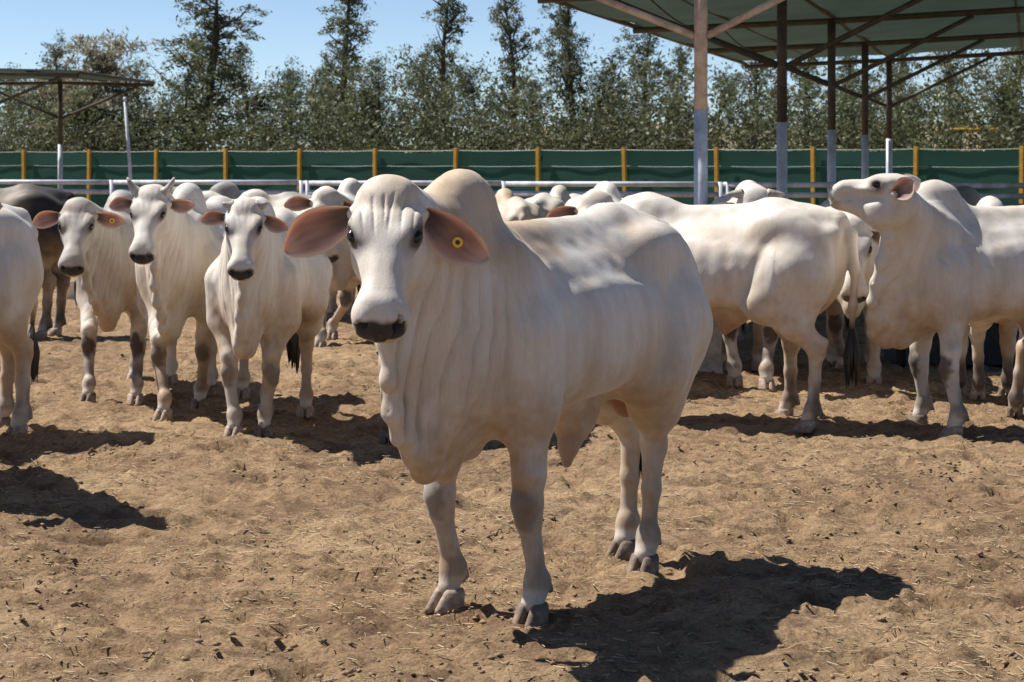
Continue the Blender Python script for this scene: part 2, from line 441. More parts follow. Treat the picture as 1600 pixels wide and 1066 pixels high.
def surface_nets(prims, h):
    B = np.array([prim_bounds(p) for p in prims if p[0] != 'sub'])
    lo = B[:, 0].min(0) - 2.5 * h; hi = B[:, 1].max(0) + 2.5 * h
    n = np.ceil((hi - lo) / h).astype(int) + 1
    ax = [(lo[i] + h * np.arange(n[i])).astype(f32) for i in range(3)]
    D = np.full(tuple(n), .25, f32)
    for pr in prims:
        k = pr[3] if pr[0] in ('el', 'sub', 'loft') else pr[5]
        l, u = prim_bounds(pr); mg = max(.06, k)
        i0 = np.maximum(np.floor((l - mg - lo) / h).astype(int), 0); i1 = np.minimum(np.ceil((u + mg - lo) / h).astype(int) + 1, n)
        if (i1 <= i0).any(): continue
        sl = tuple(slice(a, b_) for a, b_ in zip(i0, i1))
        g = np.stack(np.meshgrid(*[ax[i][sl[i]] for i in range(3)], indexing='ij'), -1).reshape(-1, 3)
        dd = prim_dist(pr, g).reshape(D[sl].shape)
        D[sl] = smax(D[sl], -dd, k) if pr[0] == 'sub' else smin(D[sl], dd, k)
    S = D < 0
    c = [S[i:n[0] - 1 + i, j:n[1] - 1 + j, k:n[2] - 1 + k] for i in (0, 1) for j in (0, 1) for k in (0, 1)]
    cnt = sum(x.astype(np.int8) for x in c)
    act = (cnt > 0) & (cnt < 8)
    idx = np.argwhere(act); ids = np.full(act.shape, -1, np.int64); ids[act] = np.arange(len(idx))
    off = np.array([(i, j, k) for i in (0, 1) for j in (0, 1) for k in (0, 1)])
    val = np.stack([D[idx[:, 0] + o[0], idx[:, 1] + o[1], idx[:, 2] + o[2]] for o in off], 1)
    acc = np.zeros((len(idx), 3)); num = np.zeros(len(idx))
    for a in range(8):
        for b_ in range(a + 1, 8):
            if np.abs(off[a] - off[b_]).sum() != 1: continue
            va, vb = val[:, a], val[:, b_]; mk = (va < 0) != (vb < 0)
            tt = np.where(mk, va / np.where(mk, va - vb, 1), 0)
            acc += mk[:, None] * (off[a] + tt[:, None] * (off[b_] - off[a])); num += mk
    V = lo + h * (idx + acc / num[:, None])
    F = []
    for d_ in range(3):
        e, g = [(1, 2), (2, 0), (0, 1)][d_]
        s0 = [slice(1, n[i] - 1) for i in range(3)]; s1 = list(s0); s1[d_] = slice(2, n[d_])
        s0[d_] = slice(1, n[d_] - 1)
        A, Bq = S[tuple(s0)], S[tuple(s1)]
        q = np.argwhere(A != Bq) + 1
        fl = A[tuple((q - 1).T)]
        def cid(de, dg):
            r = q.copy(); r[:, e] += de; r[:, g] += dg; return ids[r[:, 0], r[:, 1], r[:, 2]]
        Q = np.stack([cid(-1, -1), cid(0, -1), cid(0, 0), cid(-1, 0)], 1)
        Q[~fl] = Q[~fl][:, ::-1]; F.append(Q)
    F = np.concatenate(F); F = F[(F >= 0).all(1)]
    return V, F

def normals(V, F):
    a = V[F[:, 2]] - V[F[:, 0]]; b_ = V[F[:, 3]] - V[F[:, 1]]; n = np.cross(a, b_)
    out = np.zeros_like(V)
    for k in range(4):
        for c in range(3): out[:, c] += np.bincount(F[:, k], n[:, c], len(V))
    return out / np.maximum(np.linalg.norm(out, axis=1, keepdims=True), 1e-9)
def smooth_mesh(V, F, it=1, lam=.5):
    E = np.concatenate([F[:, [0, 1]], F[:, [1, 2]], F[:, [2, 3]], F[:, [3, 0]]]); E = np.concatenate([E, E[:, ::-1]])
    deg = np.bincount(E[:, 0], minlength=len(V))[:, None]
    for _ in range(it):
        s = np.stack([np.bincount(E[:, 0], V[E[:, 1], c], len(V)) for c in range(3)], 1)
        V = V + lam * (s / np.maximum(deg, 1) - V)
    return V
def subdivide(V, F):
    E = np.concatenate([F[:, [0, 1]], F[:, [1, 2]], F[:, [2, 3]], F[:, [3, 0]]])
    key = np.sort(E, 1); key = key[:, 0] * len(V) + key[:, 1]
    u, inv = np.unique(key, return_inverse=True)
    em = (V[u // len(V)] + V[u % len(V)]) / 2; fm = V[F].mean(1)
    nv, ne, nf = len(V), len(u), len(F); inv = inv.ravel() + nv
    e0, e1, e2, e3 = (inv[k * nf:(k + 1) * nf] for k in range(4)); fc = nv + ne + np.arange(nf)
    Q = np.concatenate([np.stack([F[:, 0], e0, fc, e3], 1), np.stack([F[:, 1], e1, fc, e0], 1), np.stack([F[:, 2], e2, fc, e1], 1), np.stack([F[:, 3], e3, fc, e2], 1)])
    return np.concatenate([V, em, fm]), Q

TRUNK = cat_interp([
    (-.90, .06, 1.19, 1.00, 1.10), (-.85, .145, 1.27, .88, 1.09), (-.77, .21, 1.335, .78, 1.06), (-.64, .255, 1.385, .80, 1.07),
    (-.50, .275, 1.395, .80, 1.07), (-.32, .275, 1.365, .795, 1.06), (-.10, .29, 1.345, .745, 1.03), (.14, .30, 1.335, .69, 1.00),
    (.38, .28, 1.345, .64, .99), (.58, .255, 1.345, .605, .99), (.72, .215, 1.27, .61, .98), (.84, .16, 1.17, .65, .93), (.92, .075, 1.03, .73, .88)])
HEAD = cat_interp([
    (-.10, .03, -.07, -.17, -.12), (-.07, .085, -.015, -.205, -.10), (0, .106, .018, -.235, -.08), (.07, .119, .032, -.245, -.065), (.15, .123, .033, -.265, -.065),
    (.21, .112, .029, -.255, -.07), (.28, .089, .025, -.228, -.078), (.36, .077, .022, -.192, -.078), (.43, .088, .019, -.172, -.075),
    (.48, .098, .011, -.162, -.074), (.52, .094, -.010, -.153, -.076), (.55, .072, -.034, -.138, -.080), (.570, .026, -.058, -.11, -.084)])
ID = (np.zeros(3), np.eye(3))

def A3(*v): return np.array(v, float)

EAR_TEMPLATE = {}
def ear_mesh(length, width, e0, e1, nrm, inner, outer, margin, cup=.03, curl=0.0):
    """closed thin leaf: e1 along the ear, nrm towards the inner face"""
    e1 = e1 / np.linalg.norm(e1); nrm = nrm - e1 * (nrm @ e1); nrm /= np.linalg.norm(nrm); e2 = np.cross(nrm, e1)
    ns, ntt = 22, 15
    s = np.linspace(0, 1, ns); prof = np.interp(s, [0, .08, .25, .45, .62, .78, .90, .97, 1], [.40, .56, .84, 1.0, .97, .78, .50, .28, .05])
    t = np.linspace(-1, 1, ntt)
    V = []; C = []
    for side in (1, -1):
        for i in range(ns):
            hw = prof[i] * width
            for j in range(ntt):
                tt = t[j]
                low = .012 * math.sin(s[i] * 3.1)
                edge = 1 - abs(tt) ** 3
                th = .0035 * edge * (1 - s[i] * .45) * side
                cupz = cup * (tt * tt - .35) * (1 - .55 * s[i]) + curl * s[i] ** 2 * .05
                rip = .003 * math.sin(9 * s[i] + 2 * tt)
                p = e0 + e1 * (s[i] * length) + e2 * (tt * hw - low) + nrm * (cupz + th + rip)
                V.append(p)
                if side > 0:
                    m_ = sstep(.55, .97, abs(tt)) * .85 + sstep(.66, 1, s[i]) * .65
                    nn = .5 + .5 * math.sin(13 * tt + 5 * s[i]) * math.sin(7 * s[i] + 3 * tt)
                    c = np.array(inner) * (.72 + .5 * nn * (.4 + .6 * s[i])); c = c * (1 - .68 * (1 - sstep(.15, .55, s[i] + .25 * tt * tt))); c = c + (np.array(margin) - c) * min(1, m_)
                else: c = np.array(outer)
                C.append(c)
    F = []
    for sd in range(2):
        o = sd * ns * ntt
        for i in range(ns - 1):
            for j in range(ntt - 1):
                q = [o + i * ntt + j, o + (i + 1) * ntt + j, o + (i + 1) * ntt + j + 1, o + i * ntt + j + 1]
                F.append(q if sd == 1 else q[::-1])
    o = ns * ntt
    for i in range(ns - 1):
        for j in (0, ntt - 1):
            F.append([i * ntt + j, (i + 1) * ntt + j, o + (i + 1) * ntt + j, o + i * ntt + j])
    for j in range(ntt - 1):
        for i in (0, ns - 1):
            F.append([i * ntt + j, i * ntt + j + 1, o + i * ntt + j + 1, o + i * ntt + j])
    return np.array(V), np.array(F), np.array(C)

def hoof_mesh():
    mb = MB(); n = 12
    for sd in (-1, 1):
        rings = []
        for z, L, W, cx in ((0.0, .064, .031, .016), (.018, .062, .030, .012), (.045, .052, .0275, .000), (.066, .044, .025, -.010), (.080, .032, .02, -.014)):
            ring = []
            for k in range(n):
                a = 2 * math.pi * k / n
                x = math.cos(a); y = math.sin(a)
                inx = 1 - .38 * max(0, x)
                yy = y * W * (inx if y * sd > 0 else .8)
                ring.append((cx + x * L, sd * .0285 + yy + sd * -.007 * max(0, x), z))
            rings.append(ring)
        V = [p for r in rings for p in r]; F = []
        for i in range(len(rings) - 1):
            for k in range(n):
                F.append((i * n + k, i * n + (k + 1) % n, (i + 1) * n + (k + 1) % n, (i + 1) * n + k))
        F.append(tuple(range(n - 1, -1, -1))); F.append(tuple((len(rings) - 1) * n + k for k in range(n)))
        mb.add(V, F)
    return mb.mesh('hoof', True)
HOOF = hoof_mesh(); HOOF.materials.append(M['hoof'])
HOOF_W = HOOF.copy(); HOOF_W.materials.clear(); HOOF_W.materials.append(M['hoof_white'])

def uv_ball(rad, n=14, m_=10):
    V = []; F = []
    for i in range(m_ + 1):
        th = math.pi * i / m_
        for k in range(n):
            a = 2 * math.pi * k / n
            V.append((rad[0] * math.sin(th) * math.cos(a), rad[1] * math.sin(th) * math.sin(a), rad[2] * math.cos(th)))
    for i in range(m_):
        for k in range(n): F.append((i * n + k, (i + 1) * n + k, (i + 1) * n + (k + 1) % n, i * n + (k + 1) % n))
    return V, F

def make_bull(label, mid, phi, s=1.0, feet=None, poll=None, head_yaw=None, head_pitch=-58, head_roll=0, head_s=1.0,
              res=.024, sub=0, base=(.73, .685, .62), grey=0.0, dark=0.0, tan=0.0, sheath=.0, horns=None, tags=(), ear_droop=(15, 15),
              hump=1.0, dewlap=1.0, wrinkle=1.0, seed=0, tail='down', scrotum=False, ear_fwd=0.0, ear_up=False, head_deep=1.0, leg_s=1.0, ear_len=.235, legdark=.75, group=None, hump_x=0.0, fat=1.0, tail_dark=True, tail_y=0.0, neck_s=1.0, dome=0.0, head_len=1.0):
    """phi: heading in degrees (0 = right, 90 = away from the camera). poll: world point or None; feet: world xy dict"""
    ph = R(phi); cph, sph = math.cos(ph), math.sin(ph)
    def w2l(p):
        d = np.array(p, float) - np.array([mid[0], mid[1], 0.0]); return A3(d[0] * cph + d[1] * sph, -d[0] * sph + d[1] * cph, d[2]) / s
    ft = {'FL': (.62, .17), 'FR': (.58, -.17), 'HL': (-.60, .15), 'HR': (-.70, -.15)}
    rr = np.random.default_rng(seed + 100)
    for k in ft: ft[k] = (ft[k][0] + rr.uniform(-.05, .05), ft[k][1] + rr.uniform(-.015, .015))
    if feet:
        for k, v in feet.items():
            q = w2l((v[0], v[1], 0)); ft[k] = (q[0], q[1])
    pl = A3(1.08, 0, 1.45) if poll is None else w2l(poll)
    hyaw = 0.0 if head_yaw is None else R(head_yaw) - ph
    HF = frame(pl, hyaw, R(head_pitch), R(head_roll)); HF = (HF[0], HF[1])
    hs = head_s
    HT = HEAD.copy(); HT[2:] *= head_deep; HT[0] *= head_len; HT = HT * hs
    P = []
    rc = lambda a, b_, r1, r2, k=.05: P.append(('rc', np.array(a, float), np.array(b_, float), r1, r2, k))
    el = lambda c, rad, k=.06, yaw=0, pitch=0: P.append(('el', frame(c, R(yaw), R(pitch)), rad, k))
    sb = lambda c, rad, k=.06, yaw=0, pitch=0: P.append(('sub', frame(c, R(yaw), R(pitch)), rad, k))
    TT = TRUNK.copy()
    TT[1] = TT[1] * fat; TT[3] = TT[4] - (TT[4] - TT[3]) * (.5 + .5 * fat)
    TT[4] = TT[4] - .05; P.append(('loft', ID, TT, .05, 2.05))
    # muscle masses
    for y in (-fat, fat):
        el((-.60, y * .165, 1.00), (.24, .115 * fat, .32), .08, 0, 12)
        el((.50, y * .180, 1.03), (.19, .095 * fat, .32), .09, 0, -18)
        el((.58, y * .150, .83), (.14, .09 * fat, .16), .08)
        el((-.49, y * .170, 1.295), (.11, .06, .06), .16, y * 12)
        el((-.84, y * .085, 1.225), (.05, .04, .05), .07)
        el((.02, y * .235, .95), (.40, .07 * fat, .17), .14)
    rc((-.84, 0, 1.33), (-.40, 0, 1.385), .05, .05, .1)
    rc((-.45, 0, 1.365), (.4, 0, 1.33), .045, .06, .12)
    # hump
    if hump > 0:
        hx = .40 + hump_x
        el((hx, 0, 1.36), (.215, .125 * (.7 + .3 * hump), .10 + .12 * hump), .10, 0, 12)
        el((hx - .05, 0, 1.385 + .085 * hump), (.12, .085, .06 + .05 * hump), .07, 0, 25)
    # neck
    hl = lambda u, v, w_: from_local(HF, np.array([u * head_len, v, w_ * head_deep]) * hs)
    hb, ht = hl(-.02, 0, -.10), hl(.05, 0, -.185)
    nf = .55 + .45 * fat
    rc((.52, 0, 1.17), hb, .18 * nf, .108 * neck_s, .09)
    rc((.66, 0, 1.02), (hb + ht) / 2, .19 * nf, .098 * neck_s, .09)
    rc((.74, 0, .92), ht, .155 * nf, .070 * neck_s, .08)
    # dewlap: a fan of thin folds from the jaw to the brisket
    jaw = hl(.17, 0, -.225)
    dz = dewlap
    top0, top1 = ht, A3(.72, 0, .86)
    side = np.array([0, 1.0, 0])
    edge = [jaw, ht + (jaw - ht) * .35 + A3(0, 0, -.13 * dz), None, None, None, None, A3(.93, 0, .63 - .02 * dz), A3(.86, 0, .59 - .035 * dz), A3(.74, 0, .58 - .03 * dz), A3(.58, 0, .60)]
    e1_, e6 = edge[1], edge[6]
    for q in range(2, 6):
        f_ = (q - 1) / 5; pt = e1_ * (1 - f_) + e6 * f_
        pt = pt + A3(.055 * dz, 0, -.05 * dz) * math.sin(f_ * math.pi); edge[q] = pt
    ne = len(edge)
    for q, e_ in enumerate(edge):
        f_ = q / (ne - 1)
        tp = top0 * (1 - f_) + top1 * f_ if q < ne - 2 else A3(e_[0], 0, .78)
        wob = side * (.016 * math.sin(q * 2.3 + seed))
        rc(tp, e_ + wob, .085, .022 + .012 * (q > 5), .05)
        if q:
            rc(edge[q - 1], e_, .02, .02, .05)
    # brisket
    el((.76, 0, .69), (.16, .105 * fat, .115), .09, 0, -30)
    # head
    HTl = HT; P.append(('loft', HF, HTl, .05, 2.5))
    def hel(c, rad, k=.03, sub_=False, yaw=0, pitch=0):
        fr0 = frame((0, 0, 0), R(yaw), R(pitch))[1]
        P.append(('sub' if sub_ else 'el', (hl(*c), fr0 @ HF[1]), tuple(r_ * hs for r_ in rad), k))
    for y in (-1, 1):
        hel((.155, y * .098, .008), (.055, .028, .022), .06, yaw=-y * 14)
        hel((.20, y * .100, -.045), (.045, .026, .018), .03, yaw=-y * 18)
        hel((.12, y * .078, -.165), (.11, .048, .085), .05)
        hel((.505, y * .062, -.048), (.040, .030, .032), .03)
        hel((.535, y * .058, -.048), (.026, .016, .015), .016, True, yaw=y * 28, pitch=-12)
        hel((.190, y * .130, .000), (.030, .022, .017), .016, True, yaw=-y * 14)
        rc(hl(.03, y * .09, -.05), hl(.045, y * .128, -.052), .034 * hs, .021 * hs, .035)
        hel((.30, y * .094, -.075), (.11, .02, .035), .04, True, yaw=-y * 12)
        hel((.25, y * .082, -.03), (.10, .014, .012), .03, yaw=-y * 13, pitch=-4)
    hel((-.005, 0, .012), (.055, .085, .03), .05)
    if dome: hel((.10, 0, .018), (.12, .08, .022 + .03 * dome), .06)
    hel((.47, 0, -.135), (.065, .062, .030), .03)
    # legs
    info = {}; rc_full = rc
    rl = lambda a, b_, r1, r2, k=.05: rc_full(a, b_, r1 * leg_s, r2 * leg_s, k)
    for k in ('FL', 'FR'):
        y = 1 if k == 'FL' else -1; fx, fy = ft[k]
        elb = A3(.50, y * .195, .75); knee = elb * .42 + A3(fx, fy, .14) * .58; knee[2] = .415; knee[0] += .022
        fet = A3(fx - .035, fy, .135); pas = A3(fx - .002, fy, .068)
        rc((.53, y * .185, 1.0), elb, .135, .112, .07); rl(elb, knee + A3(-.012, 0, .10), .108, .066, .06)
        rl(knee + A3(-.012, 0, .10), knee, .064, .060, .03); rl(knee, knee + A3(-.008, 0, -.055), .061, .052, .03)
        rl(knee + A3(-.01, 0, -.06), fet, .046, .041, .03); el(fet, (.052 * leg_s, .05 * leg_s, .05), .03); rl(fet, pas, .046, .046, .03)
        rl(fet + A3(-.045, .022, -.02), fet + A3(-.052, .022, -.035), .014, .012, .015); rl(fet + A3(-.045, -.022, -.02), fet + A3(-.052, -.022, -.035), .014, .012, .015)
        info[k] = (knee, fet)
    for k in ('HL', 'HR'):
        y = 1 if k == 'HL' else -1; fx, fy = ft[k]
        hip = A3(-.58, y * .16, 1.0); sti = A3(-.40 + .15 * (fx + .65), y * .195, .79); hock = A3(fx - .055, fy * .75 + y * .035, .50)
        fet = A3(fx - .035, fy, .135); pas = A3(fx, fy, .068)
        rc(hip, sti, .18, .125, .08); gas = sti * .45 + hock * .55 + A3(-.03, 0, .02)
        rc(sti + A3(-.05, 0, .02), gas, .118, .082, .08); rc(hip + A3(-.12, 0, -.05), gas, .12, .078, .09); rl(gas, hock, .078, .056, .04)
        rl(hock + A3(-.048, 0, .055), hock + A3(-.03, 0, -.02), .026, .036, .03); rl(gas + A3(-.05, 0, 0), hock + A3(-.05, 0, .05), .03, .02, .03)
        rl(hock, hock * .5 + fet * .5, .054, .042, .03); rl(hock * .5 + fet * .5, fet, .042, .042, .03)
        el(fet, (.052 * leg_s, .05 * leg_s, .052), .03); rl(fet, pas, .047, .046, .03)
        rl(fet + A3(-.045, .022, -.02), fet + A3(-.052, .022, -.035), .014, .012, .015); rl(fet + A3(-.045, -.022, -.02), fet + A3(-.052, -.022, -.035), .014, .012, .015)
        # flank fold
        rc(sti + A3(.02, -y * .03, .08), (-.24, y * .15, .82), .05, .04, .12)
        info[k] = (hock, fet)
    if sheath > 0:
        L = sheath; zb = .80
        rc((-.38, 0, zb), (-.18, 0, zb - .17 * L), .075, .062, .10); rc((.00, 0, zb - .04), (-.12, 0, zb - .20 * L), .065, .060, .10)
        rc((-.17, 0, zb - .18 * L), (-.115, 0, zb - .34 * L), .058, .036, .07); rc((-.115, 0, zb - .34 * L), (-.10, 0, zb - .42 * L), .034, .020, .03)
    if scrotum: el((-.56, 0, .72), (.065, .07, .12), .04)
    # tail
    ta = [A3(-.86, 0, 1.30), A3(-.93, 0, 1.22), A3(-.955, tail_y * .4, 1.0), A3(-.945, .01 + tail_y * .8, .78), A3(-.935, tail_y, .60)]
    for q in range(4): rc(ta[q], ta[q + 1], (.05, .036, .028, .022)[q], (.036, .028, .022, .016)[q], .04)

    V, F = surface_nets(P, res)
    V = smooth_mesh(V, F, 1, .4)
    axis = (A3(.6, 0, 1.0) - hb); alen = np.linalg.norm(axis); axis /= alen
    axh = axis * A3(1, 1, .12); axh /= np.linalg.norm(axh)
    def detail(p):
        d = field(P, p.astype(f32)).astype(float)
        q = p - hb; u = q @ axis
        rad = np.linalg.norm(q - u[:, None] * axis, axis=1)
        low = sstep(.15, -.15, (p[:, 2] - hb[2]) - u * axis[2])
        wv = fbm(p * 5 + seed, 2) - .5
        m_ = sstep(-.02, .06, u) * (1 - sstep(alen * .75, alen * 1.2, u)) * (.12 + .88 * low) * sstep(-.02, .07, np.linalg.norm(to_local(HF, p) / hs - A3(.2, 0, -.1), axis=1) - .2)
        ph_ = (q @ axh) * 2 * math.pi / .062 + wv * 9 + 6 * p[:, 2]
        fold = (1 - np.abs(np.sin(ph_ / 2))) ** 2
        d = d + wrinkle * .012 * m_ * fold
        # brisket folds
        m2 = sstep(.62, .8, p[:, 0]) * (1 - sstep(.72, .95, p[:, 2])) * sstep(.45, .55, p[:, 2])
        ph2 = (p[:, 1] * .6 + p[:, 0] * .8) * 2 * math.pi / .055 + wv * 8
        d = d + wrinkle * .005 * m2 * (1 - np.abs(np.sin(ph2 / 2))) ** 2
        # forehead creases and fine lumps
        g = to_local(HF, p) / hs / A3(head_len, 1, head_deep)
        mf = sstep(-.06, .0, g[:, 0]) * (1 - sstep(.12, .24, g[:, 0])) * sstep(-.02, .02, g[:, 2])
        d = d + wrinkle * .0028 * mf * (1 - np.abs(np.sin((g[:, 1] + .07 * wv + .10 * g[:, 0] * np.sign(g[:, 1])) * math.pi / .040))) ** 2 * sstep(.3, .6, fbm(p * 9 + seed, 2))
        mouth = np.exp(-((g[:, 2] + .112 + .10 * (g[:, 0] - .5)) / .007) ** 2) * sstep(.36, .42, g[:, 0]) * (g[:, 0] < .6) * (np.abs(g[:, 1]) < .15)
        d = d + .007 * mouth
        rib = np.sin(p[:, 0] * 2 * math.pi / .105 + .6) * sstep(-.34, -.22, p[:, 0]) * (1 - sstep(.22, .34, p[:, 0])) * sstep(.7, .85, p[:, 2]) * (1 - sstep(1.1, 1.25, p[:, 2]))
        d = d + .0013 * rib
        ay = np.abs(p[:, 1])
        g1 = np.exp(-((p[:, 0] - .275 - .16 * (p[:, 2] - 1.0)) / .035) ** 2) * sstep(.10, .2, ay) * sstep(.62, .78, p[:, 2]) * (1 - sstep(1.08, 1.28, p[:, 2]))
        g2 = np.exp(-((p[:, 0] + .34 + .42 * (p[:, 2] - .9)) / .04) ** 2) * sstep(.10, .2, ay) * sstep(.72, .86, p[:, 2]) * (1 - sstep(1.1, 1.25, p[:, 2]))
        d = d + .010 * g1 + .010 * g2
        d = d + .013 * (fbm(p * 4.2 + seed * 3.1, 3) - .5) + .004 * (vnoise(p * 18 + seed) - .5)
        return d
    for lev in range(sub + 1):
        if lev: V, F = subdivide(V, F)
        for it in range(2):
            n = normals(V, F); d = np.clip(detail(V), -res * .5, res * .5) / (1 + lev * .3)
            V = V - n * d[:, None]
            if it == 0: V = smooth_mesh(V, F, 1, .25)
    V = smooth_mesh(V, F, 1, .15)
    # ---------------- coat colours
    c = np.tile(np.array(base), (len(V), 1))
    nz1 = fbm(V * 3 + seed * 1.7, 3)[:, None]; nz2 = fbm(V * 9 + seed * 2.1, 3)[:, None]; nz3 = vnoise(V * 40 + seed)[:, None]
    lerp = lambda a, col, f_: a + (np.array(col) - a) * np.clip(f_, 0, 1)
    S1 = lambda a, b_, x: sstep(a, b_, x)[:, None]
    z = V[:, 2]; x = V[:, 0]
    c = lerp(c, (.66, .55, .42), .55 * S1(.50, .75, nz1[:, 0]) )
    if tan: c = lerp(c, (.58, .42, .27), tan * S1(.42, .68, nz1[:, 0]) * S1(1.15, 1.32, z))
    if grey:
        g_ = S1(.15, .45, x) * S1(.55, .9, z) * (.6 + .8 * nz2); c = lerp(c, (.22, .215, .21), grey * .75 * g_)
        c = lerp(c, (.25, .235, .22), grey * .45 * S1(-.75, -.5, -x * -1) * (1 - S1(-.6, -.3, x)) * (.5 + nz2))
    if dark:
        c = lerp(c, (.022, .017, .014), dark * np.clip((1 - S1(-.55, -.15, x + .25 * (z[:, None][:, 0] - 1.2))) + (1 - S1(.55, .85, z)), 0, 1))
        c = lerp(c, (.20, .155, .115), dark * .75 * S1(-.55, -.2, x))
    c = lerp(c, (.50, .335, .185), .85 * S1(.30, .60, nz1[:, 0] * .6 + nz2[:, 0] * .4) * (1 - S1(.60, 1.12, z)) * (.6 + .6 * nz3))  # tan coat staining, strengthened low down to paint in shade on chest and belly
    # lower legs: dusty, dark knees and fetlocks, pale pasterns
    c = lerp(c, (.30, .225, .165), .55 * (1 - S1(.15, .62, z)) * (.35 + nz2))
    for k, (jt, fet) in info.items():
        if k[0] == 'F':
            dk = np.linalg.norm((V - (jt + A3(.055, 0, -.015))) * A3(1, .9, .72), axis=1)
            c = lerp(c, (.085, .060, .046), min(1, legdark * 1.2) * (1 - S1(.040, .082, dk + .09 * (nz2[:, 0] - .5) + .03 * (nz3[:, 0] - .5))))
        near = np.linalg.norm((V - fet)[:, :2], axis=1)
        c = lerp(c, (.05, .036, .03), legdark * .85 * (1 - S1(.0, .035, V[:, 0] - fet[0] + .02 + .04 * (nz2[:, 0] - .5))) * (1 - S1(.09, .13, near)) * (1 - S1(.22, .36, z)))
        c = lerp(c, (.09, .07, .06), legdark * .6 * (1 - S1(.03, .07, np.abs(z - fet[2] - .03))) * (1 - S1(.09, .13, near)) * S1(.35, .65, nz2[:, 0]))
        c = lerp(c, (.62, .55, .48), .75 * (1 - S1(.10, .125, z)) * (1 - S1(.09, .13, near)) * S1(-.03, .02, V[:, 0] - fet[0]))
    if sheath > 0:
        c = lerp(c, (.42, .26, .16), .75 * (1 - S1(.08, .16, np.linalg.norm(V - A3(-.105, 0, .80 - .40 * sheath), axis=1))))
    if scrotum:
        c = lerp(c, (.30, .13, .075), .9 * (1 - S1(.9, 1.25, np.linalg.norm((V - A3(-.56, 0, .66)) / A3(.085, .09, .15), axis=1))))
    c = lerp(c, (.02, .017, .015), (1 - S1(.62, .75, z)) * (x[:, None] < -.90) * S1(.5, .55, z) * (1.0 if tail_dark else 0))
    # head
    g = to_local(HF, V) / hs / A3(head_len, 1, head_deep); u, v, w_ = g[:, 0], g[:, 1], g[:, 2]
    inh = ((u > -.12) & (u < .62) & (np.abs(v) < .17) & (w_ > -.27) & (w_ < .08))[:, None]
    if tan or True: c = lerp(c, (.56, .42, .29), inh * (.25 + .55 * tan) * (1 - S1(-.02, .20, u)) * S1(-.06, .0, w_) * (.4 + .9 * nz2))
    c = lerp(c, (.44, .41, .38), inh * .30 * S1(.05, .2, u) * (1 - S1(.28, .40, u)) * S1(-.04, .01, w_) * S1(.35, .6, nz2[:, 0]))
    nose = S1(.506, .524, u + .010 * (nz3[:, 0] - .5)) * S1(-.112, -.098, w_) * (1 - S1(-.034, -.016, w_ + .012 * (nz3[:, 0] - .5))) * (1 - S1(.068, .088, np.abs(v) - .012 * (w_ < -.04)))
    c = lerp(c, (.016, .013, .012), inh * nose * .97)
    c = lerp(c, (.50, .36, .22), inh * .8 * S1(.44, .50, u) * (1 - S1(-.112, -.098, w_)))
    for y in (-1, 1):
        de = np.linalg.norm((g - A3(.190, y * .122, -.002)) / A3(.046, .04, .028), axis=1)
        c = lerp(c, (.018, .014, .013), inh * (1 - S1(.85, 1.5, de + .35 * (nz3[:, 0] - .5))))
        c = lerp(c, (.16, .13, .11), inh * .55 * (1 - S1(1.2, 2.6, de + .5 * (nz2[:, 0] - .5))))
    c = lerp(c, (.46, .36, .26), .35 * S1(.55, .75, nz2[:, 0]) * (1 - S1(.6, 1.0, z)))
    c = np.clip(c, .008, .85)

    root = empty('bull', (mid[0], mid[1], 0), ph); root.scale = (s, s, s)
    tag(root, label, 'bull', group or 'pale humped bulls in the pen')
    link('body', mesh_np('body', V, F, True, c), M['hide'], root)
    # ears (world-ish frame of the head's heading)
    fwd = A3(math.cos(hyaw), math.sin(hyaw), 0); lt = A3(-math.sin(hyaw), math.cos(hyaw), 0)
    rollm = math.radians(head_roll)
    for n_, y in enumerate((1, -1)):
        dr = R(ear_droop[0 if y > 0 else 1])
        e1 = lt * y * math.cos(dr) + A3(0, 0, -1) * math.sin(dr) + fwd * (-.10 + ear_fwd)
        nrm = fwd * 1.0 + A3(0, 0, -.30) + lt * y * .12
        if ear_up:
            e1 = A3(0, 0, 1) * .40 - fwd * .62 + lt * y * .45; nrm = lt * y * 1.0 + fwd * .35
        e0 = hl(.045, y * .126, -.050)
        EV, EF, EC = ear_mesh(ear_len * hs, (ear_len * (.40 if ear_up else .29)) * hs, e0, e1, nrm, (.36, .215, .165), np.array(base) * .97, (.60, .48, .41), .030 * hs)
        link('ear', mesh_np('ear', EV, EF, True, EC), M['ear'], root)
        if ('L' if y > 0 else 'R') in tags:
            e1n = e1 / np.linalg.norm(e1); n2_ = nrm - e1n * (nrm @ e1n); n2_ /= np.linalg.norm(n2_)
            tg = MB(); ctr = e0 + e1n * (ear_len * hs * .56) - np.cross(n2_, e1n) * .01 + n2_ * .004
            tg.tube([ctr, ctr + n2_ * .008], [.018, .018], 18); to = tg.build('ear_tag', M['tag'], root)
            tg = MB(); tg.tube([ctr + n2_ * .009, ctr + n2_ * .012], [.008, .007], 14); tg.build('tag_button', M['tag_dark'], to)
    for y in (-1, 1):
        mb = MB(); mb.add(*uv_ball((.029 * hs, .020 * hs, .021 * hs)))
        o = mb.build('eye', M['eye'], root, True)
        fr0 = frame((0, 0, 0), R(-y * 14), 0)[1] @ HF[1]
        Mx = Matrix(fr0.T.tolist()).to_4x4(); Mx.translation = Vector(hl(.190, y * .112, .000)); o.matrix_local = Mx
